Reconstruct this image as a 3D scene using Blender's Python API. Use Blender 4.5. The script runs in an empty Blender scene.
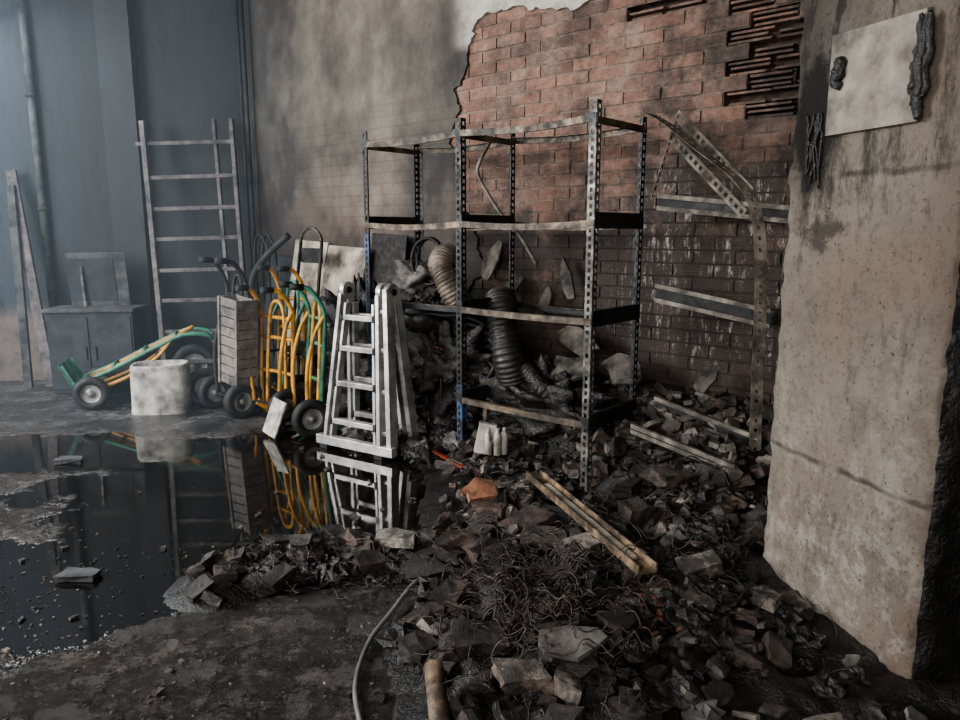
import bpy, math, random
from mathutils import Vector, Matrix, noise
random.seed(11)
R=random.random
def U(a,b): return a+(b-a)*random.random()
scene=bpy.context.scene
try: scene.view_settings.look='AgX - Medium High Contrast'
except Exception: pass

# ---------------------------------------------------------------- materials
def srgb(c):
    return tuple(((v/255)/12.92 if v/255<=0.04045 else (((v/255)+0.055)/1.055)**2.4) for v in c)+(1,)
class NT:
    def __init__(s,name):
        s.m=bpy.data.materials.new(name); s.m.use_nodes=True
        s.t=s.m.node_tree; s.b=s.t.nodes['Principled BSDF']
        s.tc=s.t.nodes.new('ShaderNodeTexCoord'); s.co=s.tc.outputs['Object']
    def n(s,typ,**k):
        nd=s.t.nodes.new(typ)
        for a,b in k.items(): setattr(nd,a,b)
        return nd
    def l(s,a,b): s.t.links.new(a,b)
    def noise(s,scale,detail=5,rough=.6,vec=None,stretch=None):
        nd=s.n('ShaderNodeTexNoise'); nd.inputs['Scale'].default_value=scale
        nd.inputs['Detail'].default_value=detail; nd.inputs['Roughness'].default_value=rough
        v=vec or s.co
        if stretch:
            mp=s.n('ShaderNodeMapping'); mp.inputs['Scale'].default_value=stretch
            s.l(v,mp.inputs[0]); v=mp.outputs[0]
        s.l(v,nd.inputs['Vector']); return nd.outputs['Fac']
    def ramp(s,fac,stops):
        nd=s.n('ShaderNodeValToRGB'); e=nd.color_ramp.elements
        while len(e)<len(stops): e.new(.5)
        for i,(p,c) in enumerate(stops):
            e[i].position=p; e[i].color=c if isinstance(c,tuple) else (c,c,c,1)
        s.l(fac,nd.inputs[0]); return nd.outputs[0]
    def mix(s,fac,a,b,mode='MIX'):
        nd=s.n('ShaderNodeMix',data_type='RGBA',blend_type=mode)
        for i,v in ((0,fac),(6,a),(7,b)):
            if hasattr(v,'links'): s.l(v,nd.inputs[i])
            else: nd.inputs[i].default_value=v
        return nd.outputs[2]
    def math(s,op,a,b=0,clamp=False):
        nd=s.n('ShaderNodeMath',operation=op); nd.use_clamp=clamp
        for i,v in enumerate((a,b)):
            if hasattr(v,'links'): s.l(v,nd.inputs[i])
            else: nd.inputs[i].default_value=v
        return nd.outputs[0]
    def rng(s,v,a,b,c=0,d=1):
        nd=s.n('ShaderNodeMapRange',interpolation_type='SMOOTHSTEP')
        s.l(v,nd.inputs[0])
        for i,x in enumerate((a,b,c,d)): nd.inputs[i+1].default_value=x
        return nd.outputs[0]
    def sep(s):
        nd=s.n('ShaderNodeSeparateXYZ'); s.l(s.co,nd.inputs[0]); return nd.outputs
    def island(s):
        return s.n('ShaderNodeNewGeometry').outputs['Random Per Island']
    def bump(s,h,st=.4,dist=.01,normal=None):
        nd=s.n('ShaderNodeBump'); nd.inputs['Strength'].default_value=st; nd.inputs['Distance'].default_value=dist
        s.l(h,nd.inputs['Height'])
        if normal: s.l(normal,nd.inputs['Normal'])
        return nd.outputs[0]
    def out(s,col=None,rough=None,normal=None,metal=0,spec=.5):
        for k,v in (('Base Color',col),('Roughness',rough),('Normal',normal),('Metallic',metal),('Specular IOR Level',spec)):
            if v is None: continue
            if hasattr(v,'links'): s.l(v,s.b.inputs[k])
            else: s.b.inputs[k].default_value=v
        return s.m
def MT(name,c1,c2,scale=8,rough=.7,soot=.4,sscale=2.5,bump=.3,bscale=40,metal=0,island=False,spec=.5,sootc=(14,13,13)):
    t=NT(name)
    f=t.island() if island else t.noise(scale)
    c=t.ramp(f,[(.3 if not island else 0,srgb(c1)),(.7 if not island else 1,srgb(c2))])
    if island: c=t.mix(t.noise(30),c,srgb(tuple(x*.55 for x in c1)))
    if soot>0:
        sf=t.ramp(t.noise(sscale,6,.65),[(.62-soot*.45,0.0),(.78-soot*.35,1.0)])
        sf=t.math('MULTIPLY',sf,min(1,.55+soot*.5))
        c=t.mix(sf,c,srgb(sootc))
    r=t.ramp(t.noise(scale*2),[(.3,max(.05,rough-.15)),(.7,min(1,rough+.15))])
    return t.out(c,r,t.bump(t.noise(bscale),bump,.01),metal,spec)

m_silver=MT('aluminium_sooty',(204,202,198),(144,140,136),10,.4,.32,6,.1,metal=.55,sootc=(66,62,58))
m_galv=MT('galvanised_steel',(150,147,141),(84,80,76),14,.55,.6,9,.15,metal=.4,sootc=(38,34,32))
m_steel=MT('burnt_steel',(54,53,54),(24,23,23),14,.55,.5,4,.2,metal=.3)
m_beam=MT('beam_heat_tan',(144,126,106),(78,68,58),12,.6,.6,9,.2,metal=.3,sootc=(34,29,26))
m_bent=MT('heat_bent_steel',(146,138,128),(92,82,72),12,.6,.5,9,.2,metal=.2,sootc=(40,35,32))
m_blue=MT('blue_enamel',(62,88,120),(30,38,52),9,.5,.5,9,.1)
m_yellow=MT('yellow_paint',(216,162,60),(160,112,44),10,.45,.35,9,.1)
m_green=MT('green_paint',(76,146,120),(44,94,76),10,.45,.35,9,.1)
m_red=MT('red_paint',(150,54,34),(80,34,24),10,.5,.4,5,.1)
m_rubber=MT('tyre_rubber',(34,34,35),(20,20,20),10,.65,.0,5,.2,60)
m_hub=MT('wheel_hub',(150,150,146),(96,96,94),10,.5,.2,8,.1,metal=.3)
m_wood=MT('sooty_wood',(134,127,120),(84,79,75),12,.75,.35,4,.4,25)
m_wooddark=MT('charred_wood',(46,41,38),(22,20,19),12,.75,.4,3,.6,25)
m_tan=MT('tan_wood',(172,146,116),(106,86,68),14,.65,.6,12,.4,40)
m_ladwood=MT('dusty_ladder_wood',(108,100,99),(68,63,65),12,.75,.4,4,.3,30)
m_board=MT('beige_board',(190,180,164),(140,130,118),6,.8,.4,5,.2)
m_grey=MT('grey_panel',(78,78,78),(46,46,48),6,.8,.4,3,.2)
m_plate=MT('scorched_plate',(140,132,122),(104,96,88),9,.8,.35,7,.4,sootc=(50,46,43))
m_white=MT('white_plastic',(200,196,186),(150,142,132),6,.55,.4,14,.15)
m_conc=MT('concrete_light',(186,182,174),(130,126,120),8,.85,.4,6,.5)
m_bluegrey=MT('smoky_panel',(44,49,55),(24,27,31),4,.75,.4,3,.2)
m_ash=MT('wet_ash',(60,55,51),(14,13,12),22,.38,.55,7,1.0,80)
m_char_shade=MT('charcoal_and_shade',(42,39,37),(11,10,10),24,.36,.25,6,1.0,60)
m_cable=MT('burnt_cable',(78,64,54),(14,13,12),9,.5,0,6,.3,80,island=True)
m_duct=MT('flex_duct',(138,122,106),(78,70,62),8,.6,.5,7,.3)
m_duct2=MT('flex_duct_sooty',(62,58,56),(26,25,25),8,.5,.3,5,.3)
m_cloth=MT('ash_cloth',(122,117,112),(60,57,55),6,.85,.4,8,.6,30)
m_hose=MT('grey_hose',(118,114,110),(70,66,64),8,.45,.2,9,.1)
m_orange=MT('terracotta_clean',(190,140,110),(150,100,74),14,.8,.35,9,.3)
m_oxide=MT('rust_brown',(132,78,52),(60,36,28),20,.8,.4,12,.6)
m_shard=MT('plaster_shard',(158,148,137),(74,68,62),9,.85,.58,8,.5,island=True)

def rubble_mat():
    t=NT('brick_rubble_mat')
    c=t.ramp(t.island(),[(0,srgb((32,29,27))),(.2,srgb((80,66,59))),(.4,srgb((54,49,46))),(.6,srgb((112,90,79))),(.75,srgb((92,86,81))),(.9,srgb((140,125,114))),(1,srgb((172,162,152)))])
    c=t.mix(t.ramp(t.noise(40,6,.8),[(.4,0.0),(.7,.6)]),c,srgb((54,46,42)))
    so=t.ramp(t.noise(9,7,.75),[(.42,0.0),(.55,1.0)])
    c=t.mix(t.math('MULTIPLY',so,.85),c,srgb((18,17,16)))
    r=t.ramp(t.noise(12),[(.35,.22),(.65,.85)])
    wv=t.n('ShaderNodeTexWave'); wv.inputs['Scale'].default_value=30; wv.inputs['Distortion'].default_value=3
    t.l(t.co,wv.inputs['Vector'])
    b=t.bump(wv.outputs['Fac'],.14,.004)
    return t.out(c,r,t.bump(t.noise(60,8,.8),.9,.012,b))
m_rub=rubble_mat()

def brick_soot(t,x,z):
    f=t.math('ADD',t.rng(z,2.35,.7),t.rng(x,.9,-.3,0,.4))
    return t.math('ADD',f,t.rng(t.noise(2.0,9,.75),.40,.62,-.22,.66),True)
def brick_mat():
    t=NT('brick_wall_mat'); x,y,z=t.sep()
    c=t.ramp(t.island(),[(0,srgb((100,74,62))),(.35,srgb((138,100,82))),(.7,srgb((156,117,98))),(1,srgb((120,94,82)))])
    c=t.mix(t.ramp(t.noise(22,6,.7),[(.35,0.0),(.7,.75)]),c,srgb((74,56,49)))
    c=t.mix(t.ramp(t.noise(5,8,.75),[(.48,0.0),(.68,.65)]),c,srgb((154,138,124)))
    c=t.mix(t.math('MULTIPLY',brick_soot(t,x,z),.88,True),c,srgb((30,26,24)))
    st=t.ramp(t.noise(8,8,.8,stretch=(3.0,1,.8)),[(.53,0.0),(.65,1.0)])
    ms=t.math('MULTIPLY',t.rng(x,.55,.1),t.rng(z,1.9,1.6))
    ms=t.math('MULTIPLY',ms,t.rng(z,.5,.8))
    ms=t.math('MULTIPLY',ms,t.rng(t.noise(2.5,3,.5),.36,.55))
    sm=t.math('MULTIPLY',st,ms)
    c=t.mix(t.math('MULTIPLY',sm,.75),c,srgb((190,180,172)))  # whitish streaks: lit wet shine painted into the colour, along with efflorescence
    wv=t.n('ShaderNodeTexWave',bands_direction='Z'); wv.inputs['Scale'].default_value=20; wv.inputs['Distortion'].default_value=.4
    t.l(t.co,wv.inputs['Vector'])
    b=t.bump(wv.outputs['Fac'],.3,.004); b=t.bump(t.noise(50,6,.7),.8,.01,b)
    r=t.mix(sm,(.7,.7,.7,1),(.25,.25,.25,1))
    return t.out(c,r,b)
m_brick=brick_mat()
def mortar_mat():
    t=NT('mortar'); x,y,z=t.sep()
    c=t.ramp(t.noise(14,6,.7),[(.3,srgb((144,128,114))),(.7,srgb((84,70,62)))])
    c=t.mix(t.math('MULTIPLY',brick_soot(t,x,z),.88,True),c,srgb((22,19,18)))
    return t.out(c,.9,t.bump(t.noise(60),.8,.01))
m_mortar=mortar_mat()
m_cavity=MT('sooty_clay_web',(84,62,52),(36,29,26),10,.9,.4,6,.5)

def plaster_mat():
    t=NT('painted_block_plaster'); x,y,z=t.sep()
    cmb=t.n('ShaderNodeCombineXYZ'); t.l(x,cmb.inputs[0]); t.l(z,cmb.inputs[1])
    br=t.n('ShaderNodeTexBrick'); t.l(cmb.outputs[0],br.inputs['Vector'])
    br.inputs['Scale'].default_value=1; br.inputs['Brick Width'].default_value=.26; br.inputs['Row Height'].default_value=.085
    br.inputs['Mortar Size'].default_value=.008; br.inputs['Mortar Smooth'].default_value=.8
    br.inputs['Color1'].default_value=(1,1,1,1); br.inputs['Color2'].default_value=(.75,.75,.75,1); br.inputs['Mortar'].default_value=(.45,.45,.45,1)
    c=t.ramp(t.noise(2.2,9,.68),[(.3,srgb((80,73,67))),(.5,srgb((106,98,89))),(.72,srgb((132,123,113)))])
    blk=t.rng(t.math('ADD',z,t.math('MULTIPLY',t.noise(2.,4),.8)),3.1,2.4)
    c=t.mix(t.math('MULTIPLY',blk,.5),c,br.outputs['Color'],'MULTIPLY')
    c=t.mix(t.math('MULTIPLY',t.rng(z,2.0,1.4),.35),c,srgb((104,82,72)))
    f=t.math('ADD',t.rng(x,2.7,4.2,0,.95),t.rng(z,1.8,.8,0,.6))
    f=t.math('ADD',f,t.math('MULTIPLY',t.rng(x,2.45,1.85,0,.65),t.rng(z,3.1,2.5)))
    f=t.math('ADD',f,t.rng(t.noise(1.3,8,.66,stretch=(1.2,1,.75)),.4,.66,-.15,.55),True)
    top=t.math('MULTIPLY',t.rng(z,2.62,2.72),t.rng(x,1.75,1.5))
    f=t.math('MULTIPLY',f,t.math('SUBTRACT',1,t.math('MULTIPLY',top,.85)))
    c=t.mix(t.math('MULTIPLY',f,.86),c,srgb((32,30,30)))
    c=t.mix(t.math('MULTIPLY',top,t.rng(t.noise(8,7,.75),.3,.6,.3,.75)),c,srgb((196,190,180)))
    b=t.bump(br.outputs['Color'],.3,.006); b=t.bump(t.noise(14,8,.7),.45,.015,b)
    return t.out(c,.8,b)
m_plaster=plaster_mat()

def back_mat():
    t=NT('blackened_wall_painted_haze'); x,y,z=t.sep()
    c=t.ramp(t.noise(1.4,7,.65,stretch=(1.4,1,.35)),[(.3,srgb((15,17,19))),(.7,srgb((32,36,41)))])
    c=t.mix(t.rng(x,-3.6,-5,0,.6),c,srgb((74,86,98)))  # bluish lift towards the left paints the lit haze into the wall colour
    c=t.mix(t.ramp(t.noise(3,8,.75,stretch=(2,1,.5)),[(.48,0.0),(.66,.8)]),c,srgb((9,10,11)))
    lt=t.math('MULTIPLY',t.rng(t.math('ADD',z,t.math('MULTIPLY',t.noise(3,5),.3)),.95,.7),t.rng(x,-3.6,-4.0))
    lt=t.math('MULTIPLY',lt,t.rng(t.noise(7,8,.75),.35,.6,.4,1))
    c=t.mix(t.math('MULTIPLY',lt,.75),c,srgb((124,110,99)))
    return t.out(c,.75,t.bump(t.noise(10,6,.7),.3,.02))
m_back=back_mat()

def floor_mat():
    t=NT('wet_sooty_concrete'); x,y,z=t.sep()
    nz=t.noise(1.5,7,.68)
    def ell(cx,cy,kx,ky,amp=1.7):
        dx=t.math('MULTIPLY',t.math('SUBTRACT',x,cx),kx); dy=t.math('MULTIPLY',t.math('SUBTRACT',y,cy),ky)
        d=t.math('SQRT',t.math('ADD',t.math('MULTIPLY',dx,dx),t.math('MULTIPLY',dy,dy)))
        d=t.math('ADD',d,t.math('MULTIPLY',t.math('SUBTRACT',nz,.5),amp))
        return t.rng(d,1.05,.86)
    pud=t.math('MAXIMUM',ell(-1.15,3.95,.72,.8),ell(-2.4,4.5,.6,2.2))
    pud=t.math('MAXIMUM',pud,ell(-1.8,2.7,.9,1.9,2.6))
    n2=t.noise(3.4,10,.8)
    pud2=t.rng(n2,.42,.55)
    wet=t.math('MAXIMUM',pud,t.math('MULTIPLY',pud2,.92))
    dry=t.ramp(t.noise(5,10,.8),[(.34,srgb((32,29,27))),(.5,srgb((58,53,49))),(.68,srgb((110,102,94)))])
    grit=t.ramp(t.noise(70,5,.85),[(.5,0.0),(.66,1.0)])
    dry=t.mix(t.math('MULTIPLY',grit,.5),dry,srgb((156,144,130)))
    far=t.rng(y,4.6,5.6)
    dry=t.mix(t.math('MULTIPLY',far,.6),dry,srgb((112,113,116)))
    c=t.mix(wet,dry,srgb((22,20,18)))
    rr=t.ramp(t.noise(7,6,.7),[(.3,.12),(.65,.42)])
    pr=t.mix(pud,(.10,.10,.10,1),(.02,.02,.02,1))
    r=t.mix(wet,rr,pr)
    h=t.math('ADD',t.noise(34,10,.9),t.math('MULTIPLY',t.noise(8,4,.6),1.2))
    bst=t.math('SUBTRACT',1,t.math('MAXIMUM',pud,t.math('MULTIPLY',wet,.55)))
    bst=t.math('MAXIMUM',bst,t.math('MULTIPLY',t.rng(nz,.45,.7),.006))
    hh=t.math('MULTIPLY',h,bst)
    return t.out(c,r,t.bump(hh,.9,.03),0,1.0)
m_floor=floor_mat()

def pillar_mat():
    t=NT('scorched_concrete'); x,y,z=t.sep()
    c=t.ramp(t.noise(4,10,.76),[(.3,srgb((128,116,104))),(.48,srgb((166,154,140))),(.66,srgb((202,193,180)))])
    c=t.mix(t.rng(t.noise(2.0,8,.7),.46,.62,0,.6),c,srgb((148,122,102)))
    c=t.mix(t.ramp(t.noise(16,9,.85,stretch=(1.3,1,.8)),[(.5,0.0),(.66,.7)]),c,srgb((98,86,76)))
    c=t.mix(t.math('MULTIPLY',t.ramp(t.noise(9,9,.8),[(.5,0.0),(.6,1.0)]),t.rng(z,1.1,.2,.0,.75)),c,srgb((216,208,198)))
    c=t.mix(t.ramp(t.noise(60,4,.7),[(.6,0.0),(.68,.85)]),c,srgb((56,49,43)))
    hs=None
    for zz in (2.32,1.62,.62):
        w=t.math('ADD',z,t.math('MULTIPLY',t.noise(9,4,.6),.04))
        dd=t.math('ABSOLUTE',t.math('SUBTRACT',w,zz))
        g=t.rng(dd,.016,.002); g=t.math('MULTIPLY',g,t.rng(t.noise(5,3),.4,.6,.2,.8)); hs=g if hs is None else t.math('ADD',hs,g)
        c=t.mix(g,c,srgb((74,62,54)))
    f=t.math('MULTIPLY',t.rng(x,.5,.0),t.rng(z,1.25,1.75))
    f=t.math('ADD',t.math('MULTIPLY',f,.6),t.rng(z,1.35,2.2,0,.55))
    f=t.math('ADD',f,t.rng(t.noise(3.0,9,.76,stretch=(1.8,1,.55)),.5,.64,-.3,.62),True)
    f=t.math('MULTIPLY',f,t.rng(z,.7,1.6,.35,.95))
    c=t.mix(f,c,srgb((56,51,48)))
    bx=t.math('ABSOLUTE',t.math('SUBTRACT',x,.14)); bz=t.math('ABSOLUTE',t.math('SUBTRACT',z,1.78))
    dd=t.math('ADD',t.math('MULTIPLY',bx,1.8),bz); dd=t.math('ADD',dd,t.math('MULTIPLY',t.noise(14,7,.75),.4))
    c=t.mix(t.rng(dd,.55,.40,0,.93),c,srgb((16,15,15)))
    bx=t.math('ABSOLUTE',t.math('SUBTRACT',x,.2)); bz=t.math('ABSOLUTE',t.math('SUBTRACT',z,1.42))
    dd=t.math('ADD',bx,t.math('MULTIPLY',bz,2)); dd=t.math('ADD',dd,t.math('MULTIPLY',t.noise(10,7,.75),.5))
    c=t.mix(t.rng(dd,.42,.32,0,.7),c,srgb((44,40,38)))
    c=t.mix(t.rng(x,.6,.767,0,.4),c,srgb((114,94,78)))
    hgt=t.math('SUBTRACT',t.noise(24,10,.85),t.math('MULTIPLY',hs,.5))
    return t.out(c,.85,t.bump(hgt,1.0,.045))
m_pillar=pillar_mat()
m_ceil=MT('sooty_ceiling',(40,40,42),(24,24,26),3,.9,.3)

# ---------------------------------------------------------------- mesh builder
class B:
    def __init__(s): s.v=[];s.f=[];s.m=[];s.s=[];s.mats=[]
    def mi(s,m):
        if m not in s.mats: s.mats.append(m)
        return s.mats.index(m)
    def add(s,vs,fs,mat,smooth=False):
        o=len(s.v); k=s.mi(mat)
        s.v+= [tuple(v) for v in vs]
        for f in fs: s.f.append(tuple(i+o for i in f)); s.m.append(k); s.s.append(smooth)
    def box(s,c,size,mat,rot=None,jit=0,taper=1.0):
        c=Vector(c); vs=[]
        for z in (-.5,.5):
            for y in (-.5,.5):
                for x in (-.5,.5):
                    k=taper if z>0 else 1
                    p=Vector((x*size[0]*k,y*size[1]*k,z*size[2]))
                    if jit: p+=Vector((U(-1,1)*size[0],U(-1,1)*size[1],U(-1,1)*size[2]))*jit
                    if rot: p=rot@p
                    vs.append(c+p)
        s.add(vs,[(0,2,3,1),(4,5,7,6),(0,1,5,4),(2,6,7,3),(0,4,6,2),(1,3,7,5)],mat)
    def bar(s,p0,p1,w,h,mat,up=(0,0,1)):
        p0=Vector(p0);p1=Vector(p1);d=(p1-p0);L=d.length;d.normalize()
        up=Vector(up); sd=d.cross(up)
        if sd.length<1e-4: sd=d.cross(Vector((1,0,0)))
        sd.normalize(); u2=sd.cross(d)
        rot=Matrix((d,sd,u2)).transposed()
        s.box((p0+p1)/2,(L,w,h),mat,rot)
    def tube(s,pts,r,mat,n=8,closed=False,caps=True):
        pts=[Vector(p) for p in pts]; N=len(pts); vs=[];fs=[]
        def tan(i):
            if closed: return (pts[(i+1)%N]-pts[i-1]).normalized()
            return (pts[min(i+1,N-1)]-pts[max(i-1,0)]).normalized()
        t0=tan(0); nrm=t0.orthogonal().normalized(); prev=t0
        for i in range(N):
            t=tan(i)
            q=prev.rotation_difference(t); nrm=q@nrm; nrm=(nrm-t*nrm.dot(t)).normalized(); prev=t
            bn=t.cross(nrm); rr=r(i/(N-1)) if callable(r) else r
            for k in range(n):
                a=2*math.pi*k/n; vs.append(pts[i]+(nrm*math.cos(a)+bn*math.sin(a))*rr)
        for i in range(N if closed else N-1):
            j=(i+1)%N
            for k in range(n): fs.append((i*n+k,i*n+(k+1)%n,j*n+(k+1)%n,j*n+k))
        s.add(vs,fs,mat,True)
        if caps and not closed:
            o=len(s.v)-len(vs)
            s.f.append(tuple(o+k for k in range(n))[::-1]); s.m.append(s.mi(mat)); s.s.append(False)
            s.f.append(tuple(o+(N-1)*n+k for k in range(n))); s.m.append(s.mi(mat)); s.s.append(False)
    def wheel(s,c,axis,r,w):
        c=Vector(c);ax=Vector(axis).normalized();e=ax.orthogonal().normalized();g=ax.cross(e)
        def ring(rad,off,n=28): return [c+ax*off+(e*math.cos(2*math.pi*i/n)+g*math.sin(2*math.pi*i/n))*rad for i in range(n)]
        prof=[(r*.55,-w*.42),(r*.8,-w*.5),(r*.95,-w*.38),(r,-w*.15),(r,w*.15),(r*.95,w*.38),(r*.8,w*.5),(r*.55,w*.42)]
        n=28;vs=[];fs=[]
        for rad,off in prof: vs+=ring(rad,off)
        P=len(prof)
        for j in range(P):
            for i in range(n): fs.append((j*n+i,j*n+(i+1)%n,((j+1)%P)*n+(i+1)%n,((j+1)%P)*n+i))
        s.add(vs,fs,m_rubber,True)
        for sg in (-1,1):
            vs=ring(r*.56,sg*w*.36)+ring(r*.4,sg*w*.2)+ring(r*.18,sg*w*.25)+ring(r*.16,sg*w*.5)
            fs=[]
            for j in range(3):
                for i in range(n): fs.append((j*n+i,j*n+(i+1)%n,(j+1)*n+(i+1)%n,(j+1)*n+i))
            fs.append(tuple(3*n+i for i in range(n)))
            s.add(vs,fs,m_hub,True)
    def perf(s,p0,p1,wv,mat,pitch=.04,hole=.022,cols=(.3,.7)):
        p0=Vector(p0);p1=Vector(p1);wv=Vector(wv);L=(p1-p0).length;d=(p1-p0)/L
        n=int(L/pitch+1e-6); rows=[0]
        for i in range(n): a=(i+.5)*pitch; rows+= [a-hole/2,a+hole/2]
        rows.append(L); cs=[0,cols[0],cols[1],1]
        vs=[p0+d*r+wv*c for r in rows for c in cs]; fs=[]
        for i in range(len(rows)-1):
            for j in range(3):
                if j==1 and i%2==1: continue
                fs.append((i*4+j,i*4+j+1,(i+1)*4+j+1,(i+1)*4+j))
        s.add(vs,fs,mat)
    def obj(s,name,M=None,solid=0,bevel=0,sub=0):
        me=bpy.data.meshes.new(name); me.from_pydata(s.v,[],s.f)
        for m in s.mats: me.materials.append(m)
        me.polygons.foreach_set('material_index',s.m); me.polygons.foreach_set('use_smooth',s.s)
        me.update(); o=bpy.data.objects.new(name,me); scene.collection.objects.link(o)
        if M is not None: o.matrix_world=M
        if solid: md=o.modifiers.new('solid','SOLIDIFY'); md.thickness=solid; md.offset=0
        if bevel: md=o.modifiers.new('bev','BEVEL'); md.width=bevel; md.segments=2; md.limit_method='ANGLE'
        return o
def smooth_pts(pts,n=8):
    pts=[Vector(p) for p in pts]; out=[]
    P=[pts[0]*2-pts[1]]+pts+[pts[-1]*2-pts[-2]]
    for i in range(1,len(P)-2):
        for k in range(n):
            t=k/n; a,b,c,d=P[i-1],P[i],P[i+1],P[i+2]
            out.append(.5*((2*b)+(c-a)*t+(2*a-5*b+4*c-d)*t*t+(3*b-a-3*c+d)*t**3))
    out.append(pts[-1]); return out
def randrot(k=.6): 
    return Matrix.Rotation(U(0,6.28),3,'Z')@Matrix.Rotation(U(-k,k),3,'X')@Matrix.Rotation(U(-k,k),3,'Y')

# ---------------------------------------------------------------- frames
O=Vector((1.11,4.26,0)); A=Vector((-.7554,.6553,0)); N=Vector((-.6553,-.7554,0)); Z=Vector((0,0,1))
def W(s,d,z): return O+A*s+N*d+Z*z
MW=Matrix(((A.x,N.x,0,O.x),(A.y,N.y,0,O.y),(0,0,1,0),(0,0,0,1)))
def sd(x,y):
    v=Vector((x,y,0))-O; return v.dot(A),v.dot(N)
H=3.8
# ---------------------------------------------------------------- room shell
b=B(); b.box((-.6,2.5,-.06),(11,11.5,.12),m_floor); b.obj('floor')
b=B(); b.box((-.6,2.5,H+.06),(11,11.5,.12),m_ceil); b.obj('ceiling')
b=B()
b.box((.85,-.16,H/2),(7.3,.12,H),m_cavity)
L,Hh=.245,.077
row=0; z=0
while z<H-.01:
    off=(row%2)*L/2
    s=-2.6+off
    while s<2.15:
        sc=s+L/2
        broken=(-1.3<sc<-.25 and 1.95<z<2.95 and R()<(.75 if sc<-.32 else .3)) or (-.2<sc<.25 and 2.6<z<2.95 and R()<.2) or (-.95<sc<-.45 and 1.6<z<1.95 and R()<.35)
        if not broken:
            dd=U(-.004,.005)
            b.box((sc,-.045+dd,z+Hh/2),(L-.011,.09,Hh-.012),m_brick,jit=.008)
            b.add([(s,-.005,z),(s+L,-.005,z),(s+L,-.005,z+Hh),(s,-.005,z+Hh)],[(3,2,1,0)],m_mortar)
        else:
            for k in range(3):
                zz=z+.01+k*.027
                if k and R()<.3: continue
                b.box((sc+U(-.01,.01),-.05+U(-.015,.01),zz),(L-.005-U(0,.05),.08,.012),m_brick,jit=.03)
            if R()<.5: b.box((s+.01,-.06,z+Hh/2),(.012,.06,Hh),m_cavity)
        s+=L
    z+=Hh; row+=1
edge=[(.45,3.8),(.47,2.95),(.52,2.80),(.70,2.76),(.95,2.80),(1.13,2.85),(1.32,2.84),(1.47,2.82),(1.56,2.70),(1.60,2.60),(1.58,2.5),(1.66,2.38),(1.67,2.2),(1.72,2.05),(1.62,1.8),(1.68,1.6),(1.5,1.4),(1.42,1.15),(1.6,.95),(1.5,.7),(1.6,.4),(1.55,0)]
pts=[]
for i in range(len(edge)-1):
    a=Vector(edge[i]);c=Vector(edge[i+1]);n=max(2,int((c-a).length/.02))
    for k in range(n):
        p=a.lerp(c,k/n); q=noise.noise(Vector((p.x*9,p.y*9,3)))+.6*noise.noise(Vector((p.x*25,p.y*25,3)))
        pts.append((p.x+q*.05+U(-.008,.008),p.y+noise.noise(Vector((p.x*14,p.y*14,8)))*.04*(0 if i==0 else 1)))
pts.append((1.55,0)); pts+=[(4.5,0),(4.5,3.8)]
n=len(pts)
vs=[(p[0],.022,p[1]) for p in pts]+[(p[0],-.005,p[1]) for p in pts]
from mathutils.geometry import tessellate_polygon
tri=tessellate_polygon([[Vector((p[0],p[1],0)) for p in pts]])
b.add(vs,[tuple(t) for t in tri]+[(i,(i+1)%n,n+(i+1)%n,n+i) for i in range(n)],m_plaster)
wall=b.obj('wall_right',MW)
def wallbox(name,p0,p1,th,mat,h=H,z0=0,side=1):
    p0=Vector(p0);p1=Vector(p1);d=(p1-p0).normalized();nn=Vector((-d.y,d.x,0))*th*side
    q=[p0,p1,p1+nn,p0+nn]; vs=[v+Z*z0 for v in q]+[v+Z*h for v in q]
    b=B(); b.add(vs,[(0,1,2,3),(4,5,6,7),(0,1,5,4),(1,2,6,5),(2,3,7,6),(3,0,4,7)],mat); return b.obj(name)
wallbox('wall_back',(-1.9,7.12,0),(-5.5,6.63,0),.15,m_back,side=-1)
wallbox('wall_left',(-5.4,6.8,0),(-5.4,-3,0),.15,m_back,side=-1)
wallbox('wall_far_right',(4.0,2.4,0),(4.0,-3,0),.15,m_ceil,side=1)
b=B(); 
yy=7.12-(-1.9+3.27)*.136; b.box((-3.27,yy-.06,H/2),(.3,.12,H),m_back)
b.obj('wall_back_pilaster')

# pillar
PA=Vector((1.14,2.77,0)); PX=Vector((.2577,-.9662,0)); PY=Vector((.9662,.2577,0))
MP=Matrix(((PX.x,PY.x,0,PA.x),(PX.y,PY.y,0,PA.y),(0,0,1,0),(0,0,0,1)))
b=B(); LX,LY=.776,.6; nx,ny,nz=40,14,200
def pv(x,y,z):
    v=Vector((x,y,z)); q=noise.fractal(v*9,1,2,4)
    ex=min(x,LX-x); ey=min(y,LY-y)
    e=max(0,1-(ex+ey)/.05); k=.003+.016*e*(1+q)
    cx=-1 if x>LX/2 else 1; cy=1 if y<LY/2 else -1
    sx=k*e*cx; sy=k*e*cy + (q*.006 if y==0 else 0)
    if x==0: sx+=abs(noise.fractal(Vector((3,y*6,z*5)),1,2,4))*.03
    if x==LX: sx+=-abs(noise.fractal(Vector((0,y*6,z*5)),1,2,4))*.03
    return (x+sx,y+sy,z)
per=[(i/nx*LX,0) for i in range(nx)]+[(LX,j/ny*LY) for j in range(ny)]+[(LX-i/nx*LX,LY) for i in range(nx)]+[(0,LY-j/ny*LY) for j in range(ny)]
n=len(per); vs=[pv(p[0],p[1],k/nz*H) for k in range(nz+1) for p in per]
f1=[];f2=[]
for k in range(nz):
    for i in range(n):
        q=(k*n+i,k*n+(i+1)%n,(k+1)*n+(i+1)%n,(k+1)*n+i)
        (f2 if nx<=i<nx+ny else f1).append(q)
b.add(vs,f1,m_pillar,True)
o0=len(b.v)-len(vs); k2=b.mi(m_char_shade)  # end face coloured black to stand for the pillar's shadow side
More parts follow.
